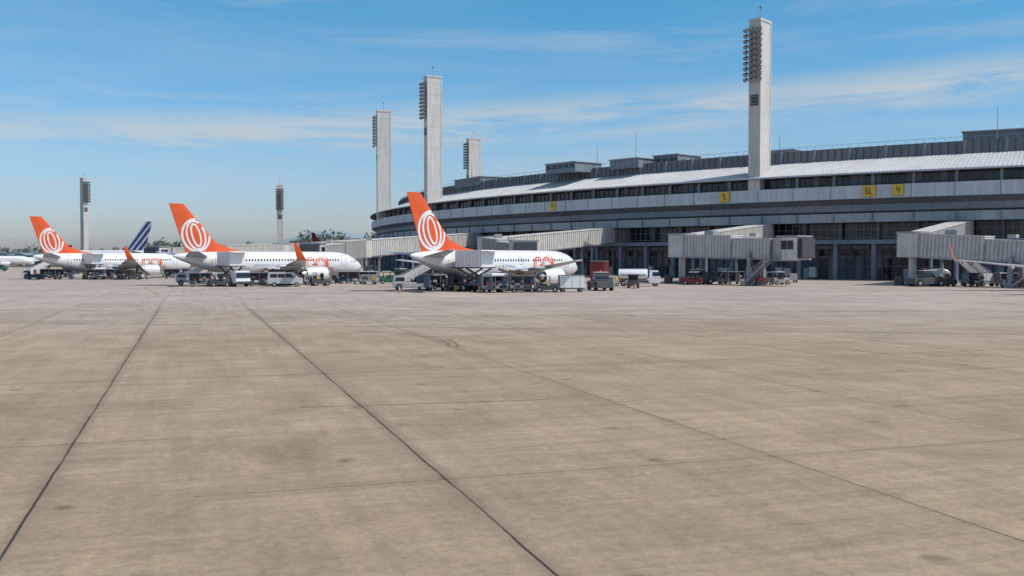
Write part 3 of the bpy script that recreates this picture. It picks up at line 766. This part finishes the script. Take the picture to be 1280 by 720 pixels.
def van(col='white'):
    b=MB()
    prof=[(-2.5,.45),(-2.5,1.9),(-2.35,2.15),(1.2,2.15),(1.95,1.35),(2.5,1.15),(2.55,.45)]
    R=[[(x,y,z) for x,z in prof] for y in (-.92,.92)]
    b.loft(R,col,True,True,False)
    for s in (-1,1):
        for (x0,x1) in ((-2.2,-1.2),(-1.1,-.1),(0,.95)): b.box(x0,x1,s*.925-.01,s*.925+.012,1.35,1.9,'glass')
        b.box(-.05,-.03,s*.93-.01,s*.93+.01,.55,1.95,'seam'); b.box(.98,1.25,s*1.0-.05,s*1.0+.05,1.35,1.55,'black')
    b.face([(1.25,-.8,2.12),(1.25,.8,2.12),(1.93,.84,1.42),(1.93,-.84,1.42)],'glass'); b.box(-2.52,-2.49,-.75,.75,1.4,1.9,'glass')
    b.box(2.5,2.6,-.9,.9,.4,.7,'dgrey'); b.box(2.5,2.57,-.85,-.5,.8,1.0,'metal'); b.box(2.5,2.57,.5,.85,.8,1.0,'metal')
    for x in (-1.6,1.6):
        for y in (-.82,.82): b.wheel(x,y,.34,.34,.24)
    b.box(-.3,.0,-.5,.5,2.15,2.25,'yellow')
    return b.obj('van',bevel=.03)
def boxtruck(col='red'):
    b=MB(); b.box(-3.6,3.4,-1.0,1.0,.6,.85,'dgrey'); b.box(1.7,3.4,-1.15,1.15,.55,1.6,col); b.box(1.7,3.4,-1.15,1.15,1.6,2.7,col,(.8,.92),(-.1,0)); b.box(2.1,3.42,-1.1,1.1,1.65,2.45,'glass',(.86,.94),(-.05,0))
    b.box(-3.7,1.5,-1.2,1.2,.85,3.7,col)
    for k in range(6):
        x=-3.5+k*.95
        for s in (-1,1): b.box(x-.03,x+.03,s*1.21-.02,s*1.21+.02,.9,3.6,'dgrey')
    b.box(-3.8,1.6,-1.22,1.22,3.7,3.78,'grey')
    for x in (2.5,-1.9,-2.9):
        for y in (-.95,.95): b.wheel(x,y,.5,.5,.34)
    return b.obj('box_truck',bevel=.03)
def container():
    b=MB(); b.box(-1.6,1.6,-.8,.8,.4,.52,'dgrey'); b.box(-1.55,1.55,-.78,.78,.55,2.05,'white'); b.box(-1.6,1.6,-.82,.82,2.05,2.12,'grey')
    for x in (-1.0,0,1.0):
        for s in (-1,1): b.box(x-.02,x+.02,s*.79-.015,s*.79+.015,.6,2.0,'seam')
    for x in (-1.1,1.1):
        for y in (-.62,.62): b.wheel(x,y,.26,.26,.16)
    b.box(-1.58,-1.555,-.6,.6,.7,1.9,'seam'); b.beam((1.6,0,.42),(2.4,0,.25),.06,.06,'steel')
    return b.obj('cargo_container_dolly',bevel=.015)
def gpu():
    b=MB(); b.box(-1.3,1.3,-.7,.7,.45,1.6,'grey',(.95,.92)); 
    for k in range(6): b.box(-1.0+k*.18,-.9+k*.18,-.72,.72,.8,1.35,'dgrey')
    b.cyl((.7,0,1.6),(.7,0,1.95),.07,.07,'dgrey',8); b.beam((1.3,0,.45),(2.2,0,.3),.07,.07,'dgrey'); b.box(.5,1.1,-.73,-.66,.8,1.4,'yellow')
    for x in (-.8,.8):
        for y in (-.62,.62): b.wheel(x,y,.28,.28,.18)
    return b.obj('ground_power_unit',bevel=.02)
def pushback(col='dgrey'):
    b=MB(); b.box(-2.6,2.6,-1.15,1.15,.35,1.25,col,(.96,.94)); b.box(-1.0,.6,-.95,.95,1.25,2.35,col,(.85,.9)); b.box(-.98,.58,-.97,.97,1.5,2.1,'glass',(.9,.93)); b.box(-.95,.55,-.9,.9,2.35,2.42,'white')
    for x in (-1.7,1.7):
        for y in (-1.05,1.05): b.wheel(x,y,.52,.52,.36)
    b.box(2.6,2.8,-.5,.5,.4,.8,'steel'); b.cyl((-.2,0,2.42),(-.2,0,2.62),.1,.1,'cone',8)
    return b.obj('pushback_tractor',bevel=.03)
def cone():
    b=MB(); b.box(-.2,.2,-.2,.2,0,.05,'black'); b.cyl((0,0,.05),(0,0,.75),.16,.03,'cone',12); b.cyl((0,0,.34),(0,0,.48),.115,.085,'white',12); return b.obj('traffic_cone')
K={}
def put(kind,x,y,deg,col=None):
    key=(kind,col); f={'stairs':stairs_truck,'high':highloader,'tug':tug,'cart':cart,'belt':beltloader,'tank':tanktruck,'van':van,'box':boxtruck,'cont':container,'gpu':gpu,'push':pushback,'cone':cone}[kind]
    if key in K and kind!='cart': return dup(K[key],(x,y,0),rad(deg))
    o=f(col) if col else f(); o.location=(x,y,0); o.rotation_euler=(0,0,rad(deg)); K[key]=o; return o
L=[('high',-4.0,125.4,-43),('stairs',-12.8,132.5,12),
('belt',1.0,127.5,137),('cart',-2.2,122.3,14),('cart',1.3,123.2,6),('tug',4.4,123.4,-4,'dgrey'),('cart',-9.5,127.5,34),('cart',-6.6,129.4,30),('tug',-3.6,131.3,33,'blue'),
('cont',7.4,124.3,5),('push',11.6,131,100),('box',15.2,171,75,'red'),('tank',19.3,150.5,-8),('gpu',14.8,150,30),('tug',17.2,141,80,'dgrey'),('cart',-11.5,136,60),
('cone',-13.9,123,0),('cone',17.2,139,0),('gpu',-8,138,50),
# second stand
('high',-41.9,149.9,-50.5),('stairs',-49.5,156,20),('van',-33.8,148.5,12,'belly'),('cart',-38.5,151.5,20),('cart',-46.5,148.5,15),('tug',-43.2,147.6,15,'dgrey'),('cart',-36.3,157.5,30),('gpu',-32,159,20),('belt',-38.0,156.0,130),('tug',-29.5,153,30,'dgrey'),('cart',-27.0,164,10),('cart',-23.8,164.6,18),('tug',-20.5,165,10,'green'),('push',-19.5,176,40,'green'),('cart',-29,171,40),('gpu',-23,160,0),('push',-16,178,100,'dgrey'),
# first stand
('high',-84.0,200.5,-47),('cart',-93.0,200,20),('cart',-89.6,199.6,8),('tug',-96.4,200.5,8,'dgrey'),('stairs',-99,208,30),('cart',-82,196,10),('cart',-78.5,196.5,22),('tug',-75,197,10,'dgrey'),('belt',-76,203.5,130),('cart',-70,205,20),('cart',-66.5,206,8),('push',-58,205,60),('cart',-55,214,10),
# bridge without aircraft
('push',30.0,161,20),('tug',28.6,158,160,'red'),('cart',33,162,10),('cart',36.2,162.5,22),('cart',39.8,158,30),('tug',43,160,20,'grey'),('cone',45.5,163,0),('gpu',48.3,172,90),
# right stand
('push',62.0,149,10,'dgrey'),('tug',65.3,150,10,'dgrey'),('stairs',71.0,152,100),('cart',74,149,12),('cart',77.3,149.6,26),('belt',75.5,142.5,60),('tug',72.5,144.5,20,'grey'),('cart',68.5,147.5,15),('tank',66.5,155.5,80),
# far left
('van',-170,330,10,'green'),('cart',-120,270,0),('tug',-117,270,0,'green')]
for e in L: put(*e)

# ------------------------------------------------------------ distant buildings
def hangar(x,y,wd,dp,h,name='cargo_building',mat='fadewhite',rot=0):
    b=MB(); b.box(-wd/2,wd/2,-dp/2,dp/2,0,h,mat); b.box(-wd/2-.5,wd/2+.5,-dp/2-.5,dp/2+.5,h,h+.6,'conc_m')
    n=max(3,int(wd/8))
    for k in range(n):
        x0=-wd/2+wd*(k+.2)/n; b.box(x0,x0+wd/n*.6,-dp/2-.06,-dp/2-.01,.1,h*.55,random.choice(['dgrey','conc_m','bluegl']))
        b.box(x0,x0+wd/n*.6,-dp/2-.05,-dp/2-.01,h*.68,h*.82,'glass')
    for k in range(int(wd/10)):
        b.box(-wd/2+k*10+2,-wd/2+k*10+5,-3,0,h+.6,h+1.7,'grey')
    b.obj(name,None,(x,y,0),rot)
hangar(-330,640,60,40,7,rot=.1); hangar(-262,660,44,30,9,mat='conc_m'); hangar(-170,560,46,25,7.5,mat='conc'); hangar(-110,620,60,30,10)
hangar(-100,540,36,20,13,mat='conc_m'); hangar(-300,600,30,16,5.5,'guard_house','conc')
# ------------------------------------------------------------ trees
def leafmat(name,a,c):
    m=bpy.data.materials.new(name); m.use_nodes=True; g=G(m.node_tree); b=m.node_tree.nodes['Principled BSDF']
    tc=g.n('ShaderNodeTexCoord').outputs['Object']; nz=g.noise(tc,.35,4,.7)
    g.lk(g.mix(g.mr(nz,.3,.7,0,1),c4(a),c4(c)),b.inputs['Base Color']); b.inputs['Roughness'].default_value=.8; return m
M['leaf']=leafmat('foliage',(.06,.085,.065),(.12,.145,.11)); M['bark']=mk('bark',(.12,.10,.08),.9)
def treerow(items):
    b=MB()
    for (x,y,h) in items:
        b.cyl((x,y,0),(x,y,h*.5),h*.03,h*.018,'bark',6)
        cr=h*.30; lobes=[]
        for k in range(6):
            lobes.append((Vector((x+random.gauss(0,cr*.6),y+random.gauss(0,cr*.6),h*random.uniform(.42,.86))),cr*random.uniform(.4,.75)))
            b.cyl((x,y,h*.35),lobes[-1][0],h*.012,h*.004,'bark',4,False)
        for k in range(210):
            c,r=random.choice(lobes); d=Vector((random.gauss(0,1),random.gauss(0,1),random.gauss(0,.8))).normalized()*r*random.uniform(.55,1.08)
            p=c+d; s=h*.035*random.uniform(.6,1.5); u=Vector((random.gauss(0,1),random.gauss(0,1),random.gauss(0,1))).normalized(); v=u.orthogonal().normalized()
            b.face([p+u*s,p+v*s,p-u*s*.8,p-v*s],'leaf')
    return b.obj('tree_row',recalc=False)
it=[]
for k in range(26): it.append((random.uniform(-100,-62),random.uniform(470,520),random.uniform(12,19)))
for k in range(8): it.append((random.uniform(-190,-176),random.uniform(505,540),random.uniform(11,15.5)))
for k in range(100): it.append((random.uniform(-440,-60),random.uniform(690,800),random.uniform(8,14)))
treerow(it)
# ------------------------------------------------------------ hills
def hill(y,x0,x1,hf,col,name):
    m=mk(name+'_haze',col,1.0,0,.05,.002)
    b=MB(); n=160; top=[];bot=[];mid=[]
    for i in range(n+1):
        x=x0+(x1-x0)*i/n; h=hf(x)
        bot.append((x,y,0)); mid.append((x,y+150,h*.55)); top.append((x,y+420,h))
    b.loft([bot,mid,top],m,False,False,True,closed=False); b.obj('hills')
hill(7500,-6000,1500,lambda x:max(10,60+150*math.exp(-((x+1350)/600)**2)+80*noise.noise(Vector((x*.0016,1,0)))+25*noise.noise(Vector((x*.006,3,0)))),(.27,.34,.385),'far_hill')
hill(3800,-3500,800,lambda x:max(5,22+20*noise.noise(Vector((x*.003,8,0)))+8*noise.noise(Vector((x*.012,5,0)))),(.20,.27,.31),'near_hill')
